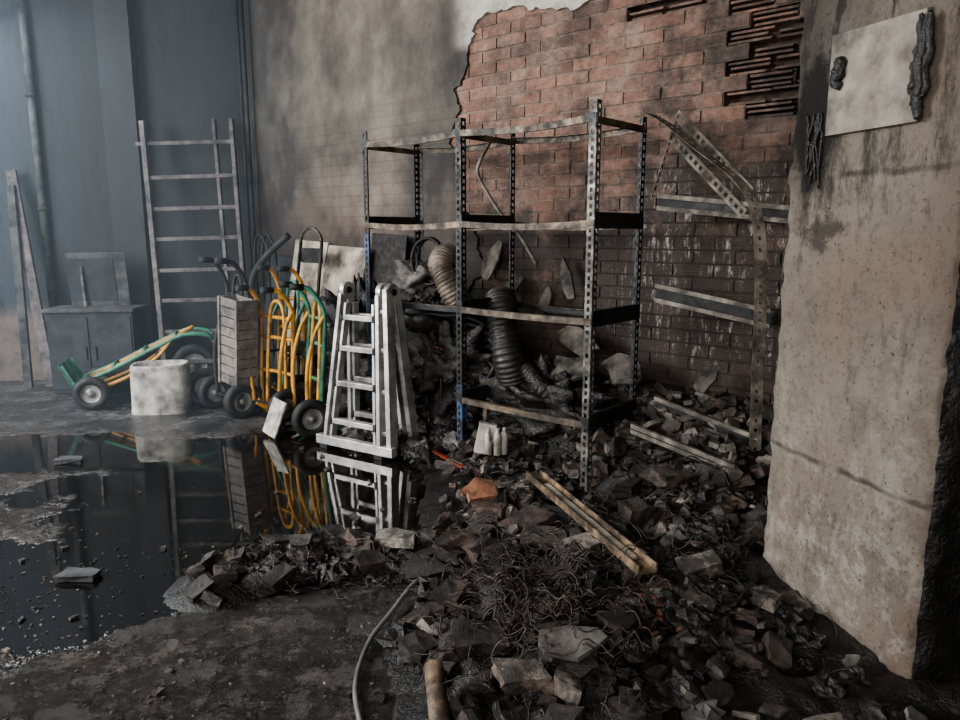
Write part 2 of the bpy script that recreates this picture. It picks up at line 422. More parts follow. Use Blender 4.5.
for q in f2: b.f.append(tuple(i+o0 for i in q)); b.m.append(k2); b.s.append(True)
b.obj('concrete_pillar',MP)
b=B()
b.box((.40,-.008,1.89),(.38,.026,.32),m_plate,jit=.03)
for (t,z0,z1,r) in ((.27,1.88,1.98,.024),(.60,1.74,2.02,.02),(.62,1.80,2.03,.014),(.58,1.78,1.9,.014),(.585,1.9,2.03,.012)):
    p=[(t+U(-.008,.008),-.03+U(-.006,.006),z0+(z1-z0)*i/9) for i in range(10)]
    b.tube(p,lambda u,r=r:r*(.55+.4*math.sin(u*3)+.12*math.sin(u*17)),m_char_shade,8)
for k in range(7):
    t=.17+U(-.06,.06); p=[(t+U(-.015,.015),-.008,1.82-i*.025*U(.8,1.5)) for i in range(8)]
    b.tube(p,.004,m_char_shade,6)
b.obj('melted_junction_box',MP,bevel=.004)

# ---------------------------------------------------------------- rubble heap height
RID=[(-1.07,2.7),(-.77,2.95),(-.3,2.9),(0,2.85)]
def sstep(a,b_,x):
    t=max(0,min(1,(x-a)/(b_-a))); return t*t*(3-2*t)
def segd(x,y):
    best=9
    for (x0,y0),(x1,y1) in zip(RID,RID[1:]):
        dx,dy=x1-x0,y1-y0; t=max(0,min(1,((x-x0)*dx+(y-y0)*dy)/(dx*dx+dy*dy)))
        best=min(best,math.hypot(x-x0-t*dx,y-y0-t*dy))
    return best
def heap0(x,y):
    s,d=sd(x,y)
    wob=noise.noise(Vector((x*2,y*2,0)))*.12
    h=.5*max(0,1-d/1.0)**1.3*sstep(2.6,1.5,s) if d>-.2 else .5
    left=-.30+wob + (.0 if y<3.2 else -.12*(y-3.2))
    m=sstep(left-.02,left+.28,x)*sstep(5.2,4.4,y)
    base=.035+.06*math.exp(-((x-.4)**2/.3+(y-2.6)**2/.3))+.07*math.exp(-((x-.25)**2/.12+(y-2.05)**2/.12))+.12*math.exp(-((x-1.05)**2/.15+(y-3.2)**2/.3))
    h=max(h,0)+base*m
    h*=1-.95*math.exp(-((x-.54)**2+(y-3.58)**2)/.035)
    h=max(h,.085*max(0,1-(segd(x,y)/.2)**2)*(.7+wob*3))
    return h
def heap(x,y):
    h=heap0(x,y)
    if h<=.001: return -.02
    k=min(1,h/.06)
    return h+k*(.045*noise.noise(Vector((x*6,y*6,1)))+.03*noise.noise(Vector((x*15,y*15,2)))+.014*noise.noise(Vector((x*40,y*40,2))))
b=B(); x0,x1,y0,y1,st=-1.4,2.4,1.35,6.4,.022
nx=int((x1-x0)/st); ny=int((y1-y0)/st)
hh=[[0]*(nx+1) for _ in range(ny+1)]; idx={}
vs=[];fs=[]
def inpillar(x,y,m=.05):
    v=Vector((x,y,0))-PA; return -m<v.dot(PX)<.776+m and v.dot(PY)>-m
for j in range(ny+1):
    for i in range(nx+1):
        x=x0+i*st;y=y0+j*st; hh[j][i]=heap(x,y) if sd(x,y)[1]>.03 and not inpillar(x,y,-.02) else -1
def gi(j,i):
    if (j,i) not in idx: idx[(j,i)]=len(vs); vs.append((x0+i*st,y0+j*st,max(hh[j][i],-.015)))
    return idx[(j,i)]
for j in range(ny):
    for i in range(nx):
        q=[hh[j][i],hh[j][i+1],hh[j+1][i+1],hh[j+1][i]]
        if max(q)>0 and min(q)>-.5: fs.append((gi(j,i),gi(j,i+1),gi(j+1,i+1),gi(j+1,i)))
b.add(vs,fs,m_ash,True); b.obj('ash_mound')

def chunk(b,c,size,mat,rot):
    nx,ny,nz=3,2,2; vs=[];id={}
    sx,sy,sz=size; cut=[U(.0,.5) for _ in range(4)]; sk=U(-.3,.3); tp=U(.6,1)
    for i in range(nx+1):
        for j in range(ny+1):
            for k in range(nz+1):
                if 0<i<nx and 0<j<ny and 0<k<nz: continue
                x,y,z=i/nx-.5,j/ny-.5,k/nz-.5
                if i==nx: x-=cut[0]*(.3+(j/ny))*.6
                if i==0: x+=cut[1]*(1-k/nz)*.5
                y*=1-(1-tp)*(i/nx); y+=sk*x*.6
                p=Vector((x*sx+U(-.06,.06)*sx,y*sy+U(-.07,.07)*sy,z*sz+U(-.09,.09)*sz))
                id[(i,j,k)]=len(vs); vs.append(Vector(c)+rot@p)
    fs=[]
    for i in range(nx):
        for j in range(ny):
            fs.append((id[i,j,0],id[i,j+1,0],id[i+1,j+1,0],id[i+1,j,0])); fs.append((id[i,j,nz],id[i+1,j,nz],id[i+1,j+1,nz],id[i,j+1,nz]))
    for i in range(nx):
        for k in range(nz):
            fs.append((id[i,0,k],id[i+1,0,k],id[i+1,0,k+1],id[i,0,k+1])); fs.append((id[i,ny,k],id[i,ny,k+1],id[i+1,ny,k+1],id[i+1,ny,k]))
    for j in range(ny):
        for k in range(nz):
            fs.append((id[0,j,k],id[0,j,k+1],id[0,j+1,k+1],id[0,j+1,k])); fs.append((id[nx,j,k],id[nx,j+1,k],id[nx,j+1,k+1],id[nx,j,k+1]))
    b.add(vs,fs,mat)
b=B(); cnt=0
while cnt<1650:
    x=U(-1.3,1.9);y=U(1.5,5.3); s_,d_=sd(x,y)
    if d_<.1 or inpillar(x,y,.08) or s_<-1.3: continue
    h=heap0(x,y)
    near=math.hypot(x-.54,y-3.58)<.2
    if h<.02 and not near and not(R()<.015): continue
    if x<-.35 and R()<.3: continue
    if x>.6 and y<2.9 and R()<.65: continue
    if noise.noise(Vector((x*2.3,y*2.3,5)))<-.15 and R()<.65: continue
    if math.hypot(x-.56,y-3.62)<.1: continue
    L_=U(.05,.13) if R()<.42 else U(.015,.055)
    if h<.02: L_=U(.02,.05)
    sz=(L_,L_*U(.5,.9),min(.05,L_*U(.25,.6)))
    chunk(b,(x,y,max(heap(x,y),0)+sz[2]*.4),sz,m_rub,randrot()); cnt+=1
for (x,y,yaw,sx,sy,sz) in [(-.44,2.77,.5,.17,.1,.05),(-.36,2.95,-.2,.18,.11,.04),(-.2,2.72,.3,.2,.11,.04),(.22,3.1,.7,.24,.14,.05),(.05,3.3,-.4,.18,.1,.05),
      (-1.0,2.63,.4,.09,.07,.05),(-.8,2.68,.9,.14,.07,.05),(-.1,2.45,1.2,.18,.1,.05),(.4,2.75,.3,.18,.12,.05),(.58,2.95,-.7,.2,.12,.06),
      (.0,2.1,.2,.18,.11,.05),(-.2,2.15,.9,.12,.1,.05),(.95,3.3,.3,.24,.12,.06),(.75,3.4,1.0,.22,.1,.06),(.85,2.6,.2,.16,.1,.05),(.3,2.55,1.4,.2,.11,.06),
      (.7,3.05,.4,.12,.1,.09),(.1,2.75,.9,.2,.1,.05),(-.05,2.95,.1,.22,.12,.05),(.12,1.9,.3,.16,.1,.05),(-.02,2.28,-.3,.17,.06,.03),(.45,2.15,.8,.15,.1,.05),(.28,2.9,-.3,.2,.11,.05)]:
    chunk(b,(x,y,max(heap0(x,y),0)+sz*.5+.025),(sx,sy,sz),m_rub,Matrix.Rotation(yaw,3,'Z')@Matrix.Rotation(U(-.3,.3),3,'X')@Matrix.Rotation(U(-.25,.25),3,'Y'))
b.obj('brick_rubble')
for (x,y,yaw,sx,sy) in [(-1.66,2.78,-.15,.15,.09),(-2.55,4.3,.1,.16,.1)]:
    b=B(); chunk(b,(0,0,0),(sx,sy,.026),m_grey,Matrix.Identity(3)); o=b.obj('brick_fragment'); o.matrix_world=Matrix.Translation((x,y,.015))@Matrix.Rotation(yaw,4,'Z')
b=B()
for i in range(3000):
    x=U(-3.2,.2); y=1.5+abs(random.gauss(0,1.2)); 
    if y>5.2 or math.hypot((x+1.35)*.62,(y-4.05)*.95)<.8 and R()<.93: continue
    if heap0(x,y)>.02: continue
    if noise.noise(Vector((x*1.7,y*1.7,9)))<0 and R()<.6: continue
    r=U(.002,.006)*(2.5 if R()<.03 else 1)
    b.box((x,y,r*.3),(r*2,r*1.4,r),m_rub,Matrix.Rotation(U(0,6),3,'Z'),jit=.2)
b.obj('floor_grit')
b=B()
def slab(c,w,h,th,rot,mat=m_shard,bb=None):
    bb=bb or b
    k=random.randint(7,11)
    an=[2*math.pi*i/k+U(-.25,.25) for i in range(k)]
    p=[(math.cos(a)*w/2*U(.6,1.15),math.sin(a)*h/2*U(.6,1.15)) for a in an]
    vs=[Vector(c)+rot@Vector((q[0],q[1],zz)) for zz in (-th/2,th/2) for q in p]
    bb.add(vs,[tuple(range(k))[::-1],tuple(range(k,2*k))]+[(i,(i+1)%k,k+(i+1)%k,k+i) for i in range(k)],mat)
RW=Matrix((A,Z,N)).transposed()
for (s_,d_,z_,w,h,yaw,tilt) in [(1.3,.08,1.2,.14,.36,.5,-.15),(1.08,.1,1.05,.1,.2,.9,-.2),(.62,.12,1.1,.1,.3,-.4,-.2),(.5,.2,.75,.36,.22,.3,-.45),
      (.15,.25,.62,.34,.2,.4,-.7),(.42,.4,.6,.36,.2,.1,-.8),(-.35,.2,.6,.1,.22,.6,-.5),
      (.9,.5,.5,.3,.2,.2,-1),(.8,.14,.95,.1,.24,.3,-.2)]:
    slab(W(s_,d_,z_),w,h,.022,RW@Matrix.Rotation(tilt,3,'X')@Matrix.Rotation(yaw,3,'Z'))
for i in range(110):
    x=U(-.2,1.6);y=U(1.8,4.6)
    if inpillar(x,y,.1) or sd(x,y)[1]<.15: continue
    slab((x,y,max(heap(x,y),0)+.03),U(.04,.14),U(.03,.09),.014,randrot())
for i in range(130):
    p_=W(U(-1.0,1.3),U(.15,.6),0); x,y=p_.x,p_.y
    slab((x,y,max(heap(x,y),0)+.05),U(.06,.18),U(.05,.12),.025,randrot(1.1))
slab((.26,1.98,.2),.26,.14,.02,Matrix.Rotation(.2,3,'Z')@Matrix.Rotation(.25,3,'X'),m_cloth)
b.obj('plaster_shards')
b=B(); slab((.0,3.42,.14),.22,.15,.025,Matrix.Rotation(.5,3,'Z')@Matrix.Rotation(.5,3,'X'),m_orange); b.obj('terracotta_tile_shard')

b=B()
def strand(x,y,n,stp,r,up,mat):
    a=U(0,6.28);p=[]; zz=U(.0,up)
    for i in range(n):
        a+=U(-.8,.8); x+=math.cos(a)*stp; y+=math.sin(a)*stp; zz=max(.0,min(up,zz+U(-.02,.02)))
        if inpillar(x,y) or sd(x,y)[1]<.05: break
        p.append((x,y,max(heap(x,y),0)+.004+zz))
    if len(p)>3: b.tube(smooth_pts(p,3),r,mat,5,caps=False)
for i in range(300): strand(random.gauss(.2,.12),random.gauss(2.35,.2),int(U(8,18)),.022,U(.0012,.0028),.10,m_cable)
for i in range(90): strand(random.gauss(.75,.22),random.gauss(2.7,.3),int(U(8,16)),.03,U(.0012,.0035),.07,m_cable)
for i in range(35): strand(random.gauss(.4,.5),random.gauss(3.6,.45),int(U(8,16)),.035,U(.0015,.004),.06,m_cable)
for i in range(45): strand(random.gauss(-.65,.22),random.gauss(2.85,.07),int(U(8,14)),.025,U(.0015,.003),.05,m_cable)
b.obj('burnt_cable_tangle')
b=B()
for i in range(14):
    x=random.gauss(.6,.05);y=random.gauss(2.3,.08)
    slab((x,y,heap(x,y)+.03+U(0,.02)),U(.02,.045),U(.02,.035),.01,randrot(),m_oxide)
b.obj('rusted_scrap')
def lump(b,c,r,q,m,flat=.6,amp=.7):
    vs=[];fs=[]
    for j in range(9):
        for k in range(14):
            th=math.pi*j/8; ph=2*math.pi*k/14; d=Vector((math.sin(th)*math.cos(ph),math.sin(th)*math.sin(ph),math.cos(th)*flat))
            vs.append(c+d*r*(1+amp*noise.noise(d*2.6+Vector((q,0,0)))+.4*noise.noise(d*7+Vector((q,0,0)))))
    for j in range(8):
        for k in range(14): fs.append((j*14+k,j*14+(k+1)%14,(j+1)*14+(k+1)%14,(j+1)*14+k))
    b.add(vs,fs,m,False)
b=B()
for i in range(190):
    x=random.gauss(.75,.38);y=random.gauss(2.75,.6)
    if inpillar(x,y,.1) or sd(x,y)[1]<.15 or math.hypot(x-.57,y-3.6)<.16: continue
    lump(b,Vector((x,y,max(heap(x,y),0)+.008)),U(.025,.08),R()*50,m_char_shade if R()<.9 else m_cloth)
for i in range(70):
    p=W(U(.95,1.9),U(.3,.95),0); lump(b,Vector((p.x,p.y,max(heap(p.x,p.y),0)+.03)),U(.04,.10),R()*50,m_char_shade if R()<.7 else m_cloth)
for i in range(60):
    x,y=RID[0][0]+U(0,.8),2.85+U(-.12,.1); lump(b,Vector((x,y,.035)),U(.025,.065),R()*50,m_char_shade)
for i in range(40):
    x,y=U(-.1,.9),U(3.1,4.2); 
    if math.hypot(x-.57,y-3.6)<.16: continue
    lump(b,Vector((x,y,max(heap(x,y),0)+.01)),U(.025,.07),R()*50,m_char_shade)
b.obj('charred_debris')

b=B(); b.tube(smooth_pts([(-.1,2.78,.07),(-.24,2.66,.06),(-.33,2.45,.03),(-.385,2.28,.016),(-.39,2.04,.016),(-.33,1.82,.016),(-.25,1.6,.016)],8),.009,m_hose,10); b.obj('garden_hose')
b=B(); b.tube([(-.14,1.98,.12),(-.12,1.85,.09),(-.1,1.7,.06)],.03,m_tan,14); b.obj('cardboard_tube')
b=B(); p0=Vector((.27,3.47,.20));p1=Vector((.62,2.48,.175)); d=(p1-p0).normalized(); sdv=d.cross(Z).normalized(); up=sdv.cross(d)
b.bar(p0,p1,.078,.012,m_tan)
b.bar(p0+sdv*.038+up*.014,p1+sdv*.038+up*.014,.010,.034,m_tan); b.bar(p0-sdv*.038+up*.014,p1-sdv*.038+up*.014,.010,.034,m_tan)
b.bar(p0+up*.01+d*.15,p1+up*.01-d*.1,.03,.014,m_board)
b.obj('timber_channel',bevel=.002)
b=B()
for i,(x,y) in enumerate(((.05,4.0),(.10,3.98),(.14,4.0))):
    c=Vector((x,y,.15)); b.tube([c+Z*q for q in (0,.10,.12,.135,.155)],lambda u:[.022,.022,.02,.010,.010][int(round(u*4))],m_white,12)
b.box((.03,4.08,.22),(.1,.05,.18),m_white,Matrix.Rotation(.2,3,'Y')); b.obj('white_bottles')

# ---------------------------------------------------------------- shelving
b=B(); FW=.042
def post(s_,d_,ds,dd,m,h=2.02,z0=-.0,lean=(0,0)):
    p0=W(s_,d_,z0);p1=W(s_+lean[0],d_+lean[1],h)
    b.perf(p0,p1,A*ds*FW,m); b.perf(p0,p1,N*dd*FW,m)
SH=.8;BK=.3
for i,s_ in enumerate((0.02,.92,1.78)):
    mf=(m_galv,m_steel,m_steel)[i]
    post(s_,SH,1 if i<2 else -1,-1,mf,2.05,lean=(.0,0)); post(s_,BK,1 if i<2 else -1,1,m_steel,2.02)
def channel(p0,p1,hgt,m,mt=None,lip=.025,inward=None,sag=0,n=6):
    p0=Vector(p0);p1=Vector(p1)
    for i in range(n):
        a=p0.lerp(p1,i/n)-Z*sag*math.sin(math.pi*i/n); c=p0.lerp(p1,(i+1)/n)-Z*sag*math.sin(math.pi*(i+1)/n)
        b.add([a,c,c+Z*hgt,a+Z*hgt],[(0,1,2,3)],m)
        b.add([a+Z*hgt,c+Z*hgt,c+Z*hgt+inward*lip,a+Z*hgt+inward*lip],[(0,1,2,3)],mt or m)
        b.add([a,c,c+inward*lip*.6,a+inward*lip*.6],[(0,1,2,3)],m)
for z_ in (.42,.97,1.47,1.98):
    for i,(a_,c_) in enumerate(((0.02,.92),(.92,1.78))):
        if i==1 and z_<.6: continue
        mm=m_beam if z_>1.3 or i==0 else m_steel
        channel(W(a_,SH+.003,z_-.03),W(c_,SH+.003,z_-.03),.032,mm,m_beam,inward=-N,sag=.018 if z_>1.3 else .005)
        channel(W(a_,BK-.003,z_-.03),W(c_,BK-.003,z_-.03),.034,m_beam if z_>1 else m_steel,m_beam,inward=N,sag=.02)
    for s_ in (0.02,.92,1.78):
        hg=.03 if z_>1.9 else .08
        channel(W(s_-.003,SH,z_-.04),W(s_-.003,BK,z_-.04),hg,m_steel if z_<1.9 else m_beam,m_steel,inward=A)
for s_ in (0.02,.92,1.78):
    for z_ in (.42,1.96):
        p=W(s_+.0,SH+.004,z_); sg=1 if s_<1.7 else -1
        b.add([p+Z*.03,p+A*sg*.07+Z*.03,p-Z*.05],[(0,1,2)],m_steel)
b.perf(W(.92-.003,SH+.003,.02),W(.92-.003,SH+.003,.5),A*FW,m_blue); b.perf(W(.92-.003,SH+.003,.02),W(.92-.003,SH+.003,.5),-N*FW,m_blue)
b.perf(W(1.78+.003,SH+.003,.3),W(1.78+.003,SH+.003,1.4),-A*FW,m_blue)
b.obj('metal_shelving_unit',solid=.003)
b=B()
def bent(s0,s1,d0,d1,z_,sag,m):
    n=12;vs=[]
    for i in range(n+1):
        for j in range(6):
            u=i/n;v=j/5
            vs.append(W(s0+(s1-s0)*u,d0+(d1-d0)*v,z_-sag*math.sin(u*math.pi)*(.4+.6*v)+.02*noise.noise(Vector((u*4,v*4,z_)))))
    b.add(vs,[(i*6+j,i*6+j+1,(i+1)*6+j+1,(i+1)*6+j) for i in range(n) for j in range(5)],m,True)
bent(.95,1.76,.34,.76,.93,.04,m_steel)
bent(.05,.87,.34,.5,.42,.06,m_grey)
b.obj('shelf_panel',solid=.004)

b=B()
pp=smooth_pts([(.93,3.98,2.02),(1.0,3.86,1.95),(1.12,3.68,1.80),(1.25,3.53,1.66),(1.33,3.5,1.54),(1.375,3.5,1.35),(1.395,3.5,1.09),(1.405,3.5,.7),(1.42,3.5,.3)],4)
for p,q in zip(pp,pp[1:]):
    b.perf(p,q,(-.06,.0,0.012),m_bent,pitch=(q-p).length/max(1,round((q-p).length/.045))*.999,hole=.018,cols=(.36,.64)); b.perf(p,q,(0,.045,0.01),m_bent)
for p,q in ((( .95,4.0,1.63),(1.02,3.86,2.0)),((1.02,3.86,2.03),(1.32,3.56,1.62)),((1.0,3.9,1.93),(1.30,3.58,1.52))):
    b.perf(p,q,(-.025,0,-.045),m_bent); b.perf(p,q,(.0,.03,0),m_steel)
def ch2(p,q,h,m1,m2):
    p=Vector(p);q=Vector(q); iw=-N
    for zz,hh_ in ((0,.022),(h-.022,.022)): b.add([p+Z*zz,q+Z*zz,q+Z*(zz+hh_),p+Z*(zz+hh_)],[(0,1,2,3)],m1)
    b.add([p+iw*.02,q+iw*.02,q+Z*h+iw*.02,p+Z*h+iw*.02],[(0,1,2,3)],m2)
    b.add([p,q,q+iw*.02,p+iw*.02],[(0,1,2,3)],m1); b.add([p+Z*h,q+Z*h,q+Z*h+iw*.02,p+Z*h+iw*.02],[(0,1,2,3)],m1)
ch2((.96,4.0,1.53),(1.6,3.66,1.45),.085,m_bent,m_steel)
ch2((.97,4.0,1.03),(1.5,3.7,.92),.10,m_bent,m_steel)
ch2((.98,3.95,.42),(1.42,3.5,.31),.08,m_bent,m_steel)
ch2((.80,3.7,.36),(1.2,3.25,.28),.05,m_bent,m_steel)
b.obj('collapsed_metal_shelving',solid=.003)
b=B(); b.tube(smooth_pts([(.08,4.7,2.0),(-.0,4.7,1.85),(-.01,4.7,1.76),(.08,4.68,1.6),(.15,4.66,1.5),(.27,4.62,1.36),(.36,4.6,1.2)],6),.012,m_bent,8); b.obj('bent_conduit')

# ---------------------------------------------------------------- stuff inside bays
def duct(name,pts,r,m,pitch=7):
    b=B(); p=smooth_pts(pts,22); n=len(p)-1
    b.tube(p,lambda u:r*(1+.09*math.sin(u*n*1.9)+.08*math.sin(u*9)),m,20); return b.obj(name)
duct('flexible_duct',[W(1.15,.55,.95),W(1.22,.6,1.1),W(1.28,.6,1.2),W(1.3,.5,1.28)],.08,m_duct)
duct('flexible_duct',[W(.75,.5,.5),W(.78,.55,.7),W(.86,.5,.9),W(.95,.4,1.0)],.09,m_duct2)
duct('flexible_duct',[W(.4,.45,.40),W(.5,.55,.5),W(.65,.5,.58),W(.8,.4,.6)],.055,m_char_shade)
b=B()
for k in range(4):
    c=W(1.0+.05*k,.5,.55+.03*k); rr=.2+.02*k
    b.tube([c+A*math.cos(t)*rr+Z*math.sin(t)*rr*.9+N*.03*math.sin(3*t+k) for t in [i*2*math.pi/36 for i in range(36)]],.014,m_rubber,8,closed=True)
c=W(1.42,.55,1.22)
for k in range(2): b.tube([c+A*math.cos(t)*(.13+.02*k)+Z*math.sin(t)*.15+N*.03*k for t in [i*2*math.pi/30 for i in range(30)]],.011,m_rubber,8,closed=True)
b.obj('hose_coil')
def heapblob(name,c,rx,ry,rz,m,seed,amp=.35,fr=2.2):
    b=B();vs=[];fs=[];n1,n2=44,60
    for j in range(n1+1):
        for k in range(n2):
            th=math.pi*j/n1;ph=2*math.pi*k/n2
            d=Vector((math.sin(th)*math.cos(ph),math.sin(th)*math.sin(ph),math.cos(th)))
            f=1+amp*noise.fractal(d*fr+Vector((seed,0,0)),.7,2,6)
            p=d*f; vs.append(Vector(c)+A*p.x*rx+N*p.y*ry+Z*p.z*rz)
    for j in range(n1):
        for k in range(n2): fs.append((j*n2+k,j*n2+(k+1)%n2,(j+1)*n2+(k+1)%n2,(j+1)*n2+k))
    b.add(vs,fs,m,True); return b.obj(name)
heapblob('ash_covered_cloth',W(1.6,.52,1.08),.17,.13,.13,m_cloth,3,.5,1.4)
heapblob('charred_sacks',W(1.4,.45,.5),.40,.24,.42,m_char_shade,9,.5,3)
heapblob('charred_sacks',W(.6,.4,.34),.45,.2,.26,m_char_shade,15,.5,3)
heapblob('charred_sacks',W(2.3,.45,.45),.42,.28,.48,m_char_shade,21,.4,3)
heapblob('burnt_helmet',W(1.45,.62,.85),.13,.12,.11,m_duct2,33,.1,1)
def lean(name,s_,w,h,dtop,dbot,m,roll=0,th=.02,z0=0):
    b=B(); p=[W(s_-w/2,dbot,z0),W(s_+w/2,dbot,z0),W(s_+w/2+roll,dtop,h),W(s_-w/2+roll,dtop,h-.02)]
    q=[v+N*th for v in p]
    b.add(p+q,[(0,1,2,3),(4,7,6,5),(0,4,5,1),(1,5,6,2),(2,6,7,3),(3,7,4,0)],m); return b.obj(name,bevel=.004)
lean('foam_board',3.25,.46,1.34,.10,.42,m_board,.04,.03)
lean('foam_board',2.75,.5,1.30,.16,.5,m_board,-.03,.03)
lean('fibre_board',2.3,.40,1.4,.08,.3,m_wooddark,.02)
lean('fibre_board',3.7,.35,1.2,.12,.4,m_bluegrey,.02)
lean('plywood_sheet',1.95,.3,1.2,.1,.3,m_wooddark,.0)
b=B(); c=W(2.95,.38,1.32)
b.tube([c+A*math.cos(t)*.14+Z*math.sin(t)*.12 for t in [i*math.pi/14 for i in range(15)]],.014,m_galv,8)
b.bar(c+A*.14,c+A*.16-Z*1.3+N*.2,.02,.02,m_steel);b.bar(c-A*.14,c-A*.16-Z*1.3+N*.2,.02,.02,m_steel)
b.bar(c+A*.15-Z*.85+N*.1,c-A*.15-Z*.85+N*.1,.3,.03,m_wooddark)
b.bar(c+A*.14-Z*.1,c-A*.14-Z*.1,.012,.12,m_wooddark)
b.bar(c+A*.15-Z*.86+N*.4,c+A*.16-Z*1.3+N*.42,.02,.02,m_steel);b.bar(c-A*.15-Z*.86+N*.4,c-A*.16-Z*1.3+N*.42,.02,.02,m_steel)
b.bar(c+A*.15-Z*.86+N*.0,c+A*.15-Z*.86+N*.42,.02,.02,m_steel);b.bar(c-A*.15-Z*.86,c-A*.15-Z*.86+N*.42,.02,.02,m_steel)
b.obj('folding_chair')
b=B(); b.tube([W(1.75,.6,.72),W(1.25,.62,.66)],.009,m_red,8); b.tube([W(1.75,.6,.52),W(1.3,.62,.5)],.009,m_red,8)
b.tube([W(1.74,.6,.0),W(1.74,.6,.74)],.012,m_steel,8); b.tube([W(1.27,.62,.0),W(1.27,.62,.68)],.012,m_steel,8)
b.obj('steel_rack')
b=B(); b.bar(W(1.02,.95,.10),W(.72,1.0,.07),.02,.014,m_red); b.obj('red_batten')

# ---------------------------------------------------------------- folding ladder
b=B()
F0=Vector((-.74,4.62,0)); LA=Vector((.84,-.54,0)).normalized(); LN=Vector((-.54,-.84,0)).normalized()
def Lp(a,n_,z_): return F0+LA*a+LN*n_+Z*z_
HT=1.02
def rail(a0,a1,n0,n1,z1=HT,w=.028,dp=.062,m=m_silver): b.bar(Lp(a0,n0,0.02),Lp(a1,n1,z1),w,dp,m,up=LN)
for (n0,n1,wB,wT) in ((.15,.035,.235,.155),(-.10,-.035,.235,.155)):
    for sg in (-1,1):
        rail(sg*wB,sg*wT,n0,n1)
        rail(sg*(wB-.04),sg*(wT-.04),n0*.97,n1,z1=.96,w=.02,dp=.05)
        b.box(Lp(sg*wB,n0,.015),(.07,.07,.03),m_rubber,Matrix.Rotation(-.6,3,'Z'))
    for z_ in (.19,.44,.67,.87):
        u=z_/HT; hw=wB+(wT-wB)*u; nn=n0+(n1-n0)*u
        b.bar(Lp(-hw,nn,z_),Lp(hw,nn,z_),.05,.034,m_silver,up=Z)
        for sg in (-1,1): b.box(Lp(sg*(hw-.03),nn+.005,z_),(.022,.055,.045),m_steel,Matrix.Rotation(-.57,3,'Z'))
rail(.31,.22,.13,.03,1.06,.036,.075); rail(.31,.22,-.10,-.03,1.06,.036,.075)
for z_ in (.16,.42,.68,.92): b.bar(Lp(.23-.06*z_,.14-.10*z_,z_),Lp(.31-.08*z_,.13-.1*z_,z_),.03,.026,m_silver)
b.bar(Lp(-.30,.16,.06),Lp(.35,.16,.06),.05,.06,m_silver); b.bar(Lp(-.26,-.11,.05),Lp(.32,-.11,.05),.05,.05,m_silver)
for a_ in (-.155,.155,.22):
    c=Lp(a_,0,HT+.02); b.tube([c-LA*.02,c+LA*.02],.055,m_silver,20); b.tube([c-LA*.03,c+LA*.03],.022,m_steel,12)
b.obj('folding_ladder',bevel=.003)

# ---------------------------------------------------------------- hand trucks
def hand_truck(name,M,m1,m2,h=1.12,curve=True,hw=.17):
    b=B(); r=.0165
    for sg in (-1,1):
        b.tube(smooth_pts([(sg*hw,-.02,.05),(sg*hw,0,.3),(sg*hw,0,h*.75),(sg*hw*.98,.03,h*.88),(sg*hw*.9,.10,h*.97),(sg*hw*.8,.15,h*.99)],5),r,m1,10)
        b.tube([(sg*hw*.8,.15,h*.99),(sg*hw*.78,.24,h*.99)],r*1.4,m_rubber,10)
        if curve: b.tube(smooth_pts([(sg*hw,.0,.85),(sg*hw,.07,.7),(sg*hw,.11,.45),(sg*.16,.09,.13)],6),r*.9,m2,8)
        b.wheel((sg*.225,.09,.13),(1,0,0),.135,.08)
        b.bar((sg*.12,-.02,.06),(sg*.12,.09,.13),.012,.05,m1)
    b.tube(smooth_pts([(-hw*.6,0,.1),(-hw*.55,.0,.5),(-hw*.4,0,h*.82),(0,0,h*.9),(hw*.4,0,h*.82),(hw*.55,0,.5),(hw*.6,0,.1)],6),r*.85,m2,8)
    for z_ in (.1,.36,.62,.86*h*.9): b.tube([(-hw,-.0,z_),(-hw*.4,-.02,z_),(hw*.4,-.02,z_),(hw,0,z_)],r*.9,m1,8)
    b.tube([(-.25,.09,.13),(.25,.09,.13)],.01,m_steel,8)
    b.box((0,-.11,.03),(.4,.2,.006),m1); b.box((0,-.015,.07),(.4,.006,.09),m1)
    for x_ in (-.19,.19): b.box((x_,-.11,.045),(.006,.18,.03),m1)
    return b.obj(name,M)
def TM(p,yaw,tilt=0,roll=0): return Matrix.Translation(p)@Matrix.Rotation(yaw,4,'Z')@Matrix.Rotation(tilt,4,'X')@Matrix.Rotation(roll,4,'Y')
yw=math.atan2(.7,-.7)
hand_truck('hand_truck',TM((-1.93,5.58,.0),yw,.06),m_steel,m_wooddark,1.2)
hand_truck('hand_truck',TM((-1.56,5.36,.0),yw+.1,.06),m_yellow,m_yellow,1.0,hw=.2)
hand_truck('hand_truck',TM((-1.22,5.08,.0),yw-.25,.08),m_green,m_yellow,1.04)
hand_truck('hand_truck',TM((-1.60,5.92,.0),yw+.1,.08),m_yellow,m_green,1.12)
u=Vector((.855,.296,.43)).normalized(); X=Vector((.33,-.944,0)).normalized(); Y=u.cross(X)
Mx=Matrix(((X.x,Y.x,u.x,-3.33),(X.y,Y.y,u.y,5.78),(X.z,Y.z,u.z,.165),(0,0,0,1)))
hand_truck('hand_truck',Mx,m_green,m_yellow,1.15)
b=B(); b.wheel((0,0,0),(0,1,0),.2,.08); b.obj('spare_wheel',TM((-2.62,6.5,.2),.3,-.12))
b=B(); b.wheel((0,0,0),(0,1,0),.16,.08); b.obj('spare_wheel',TM((-2.24,5.74,.16),.5,-.15))

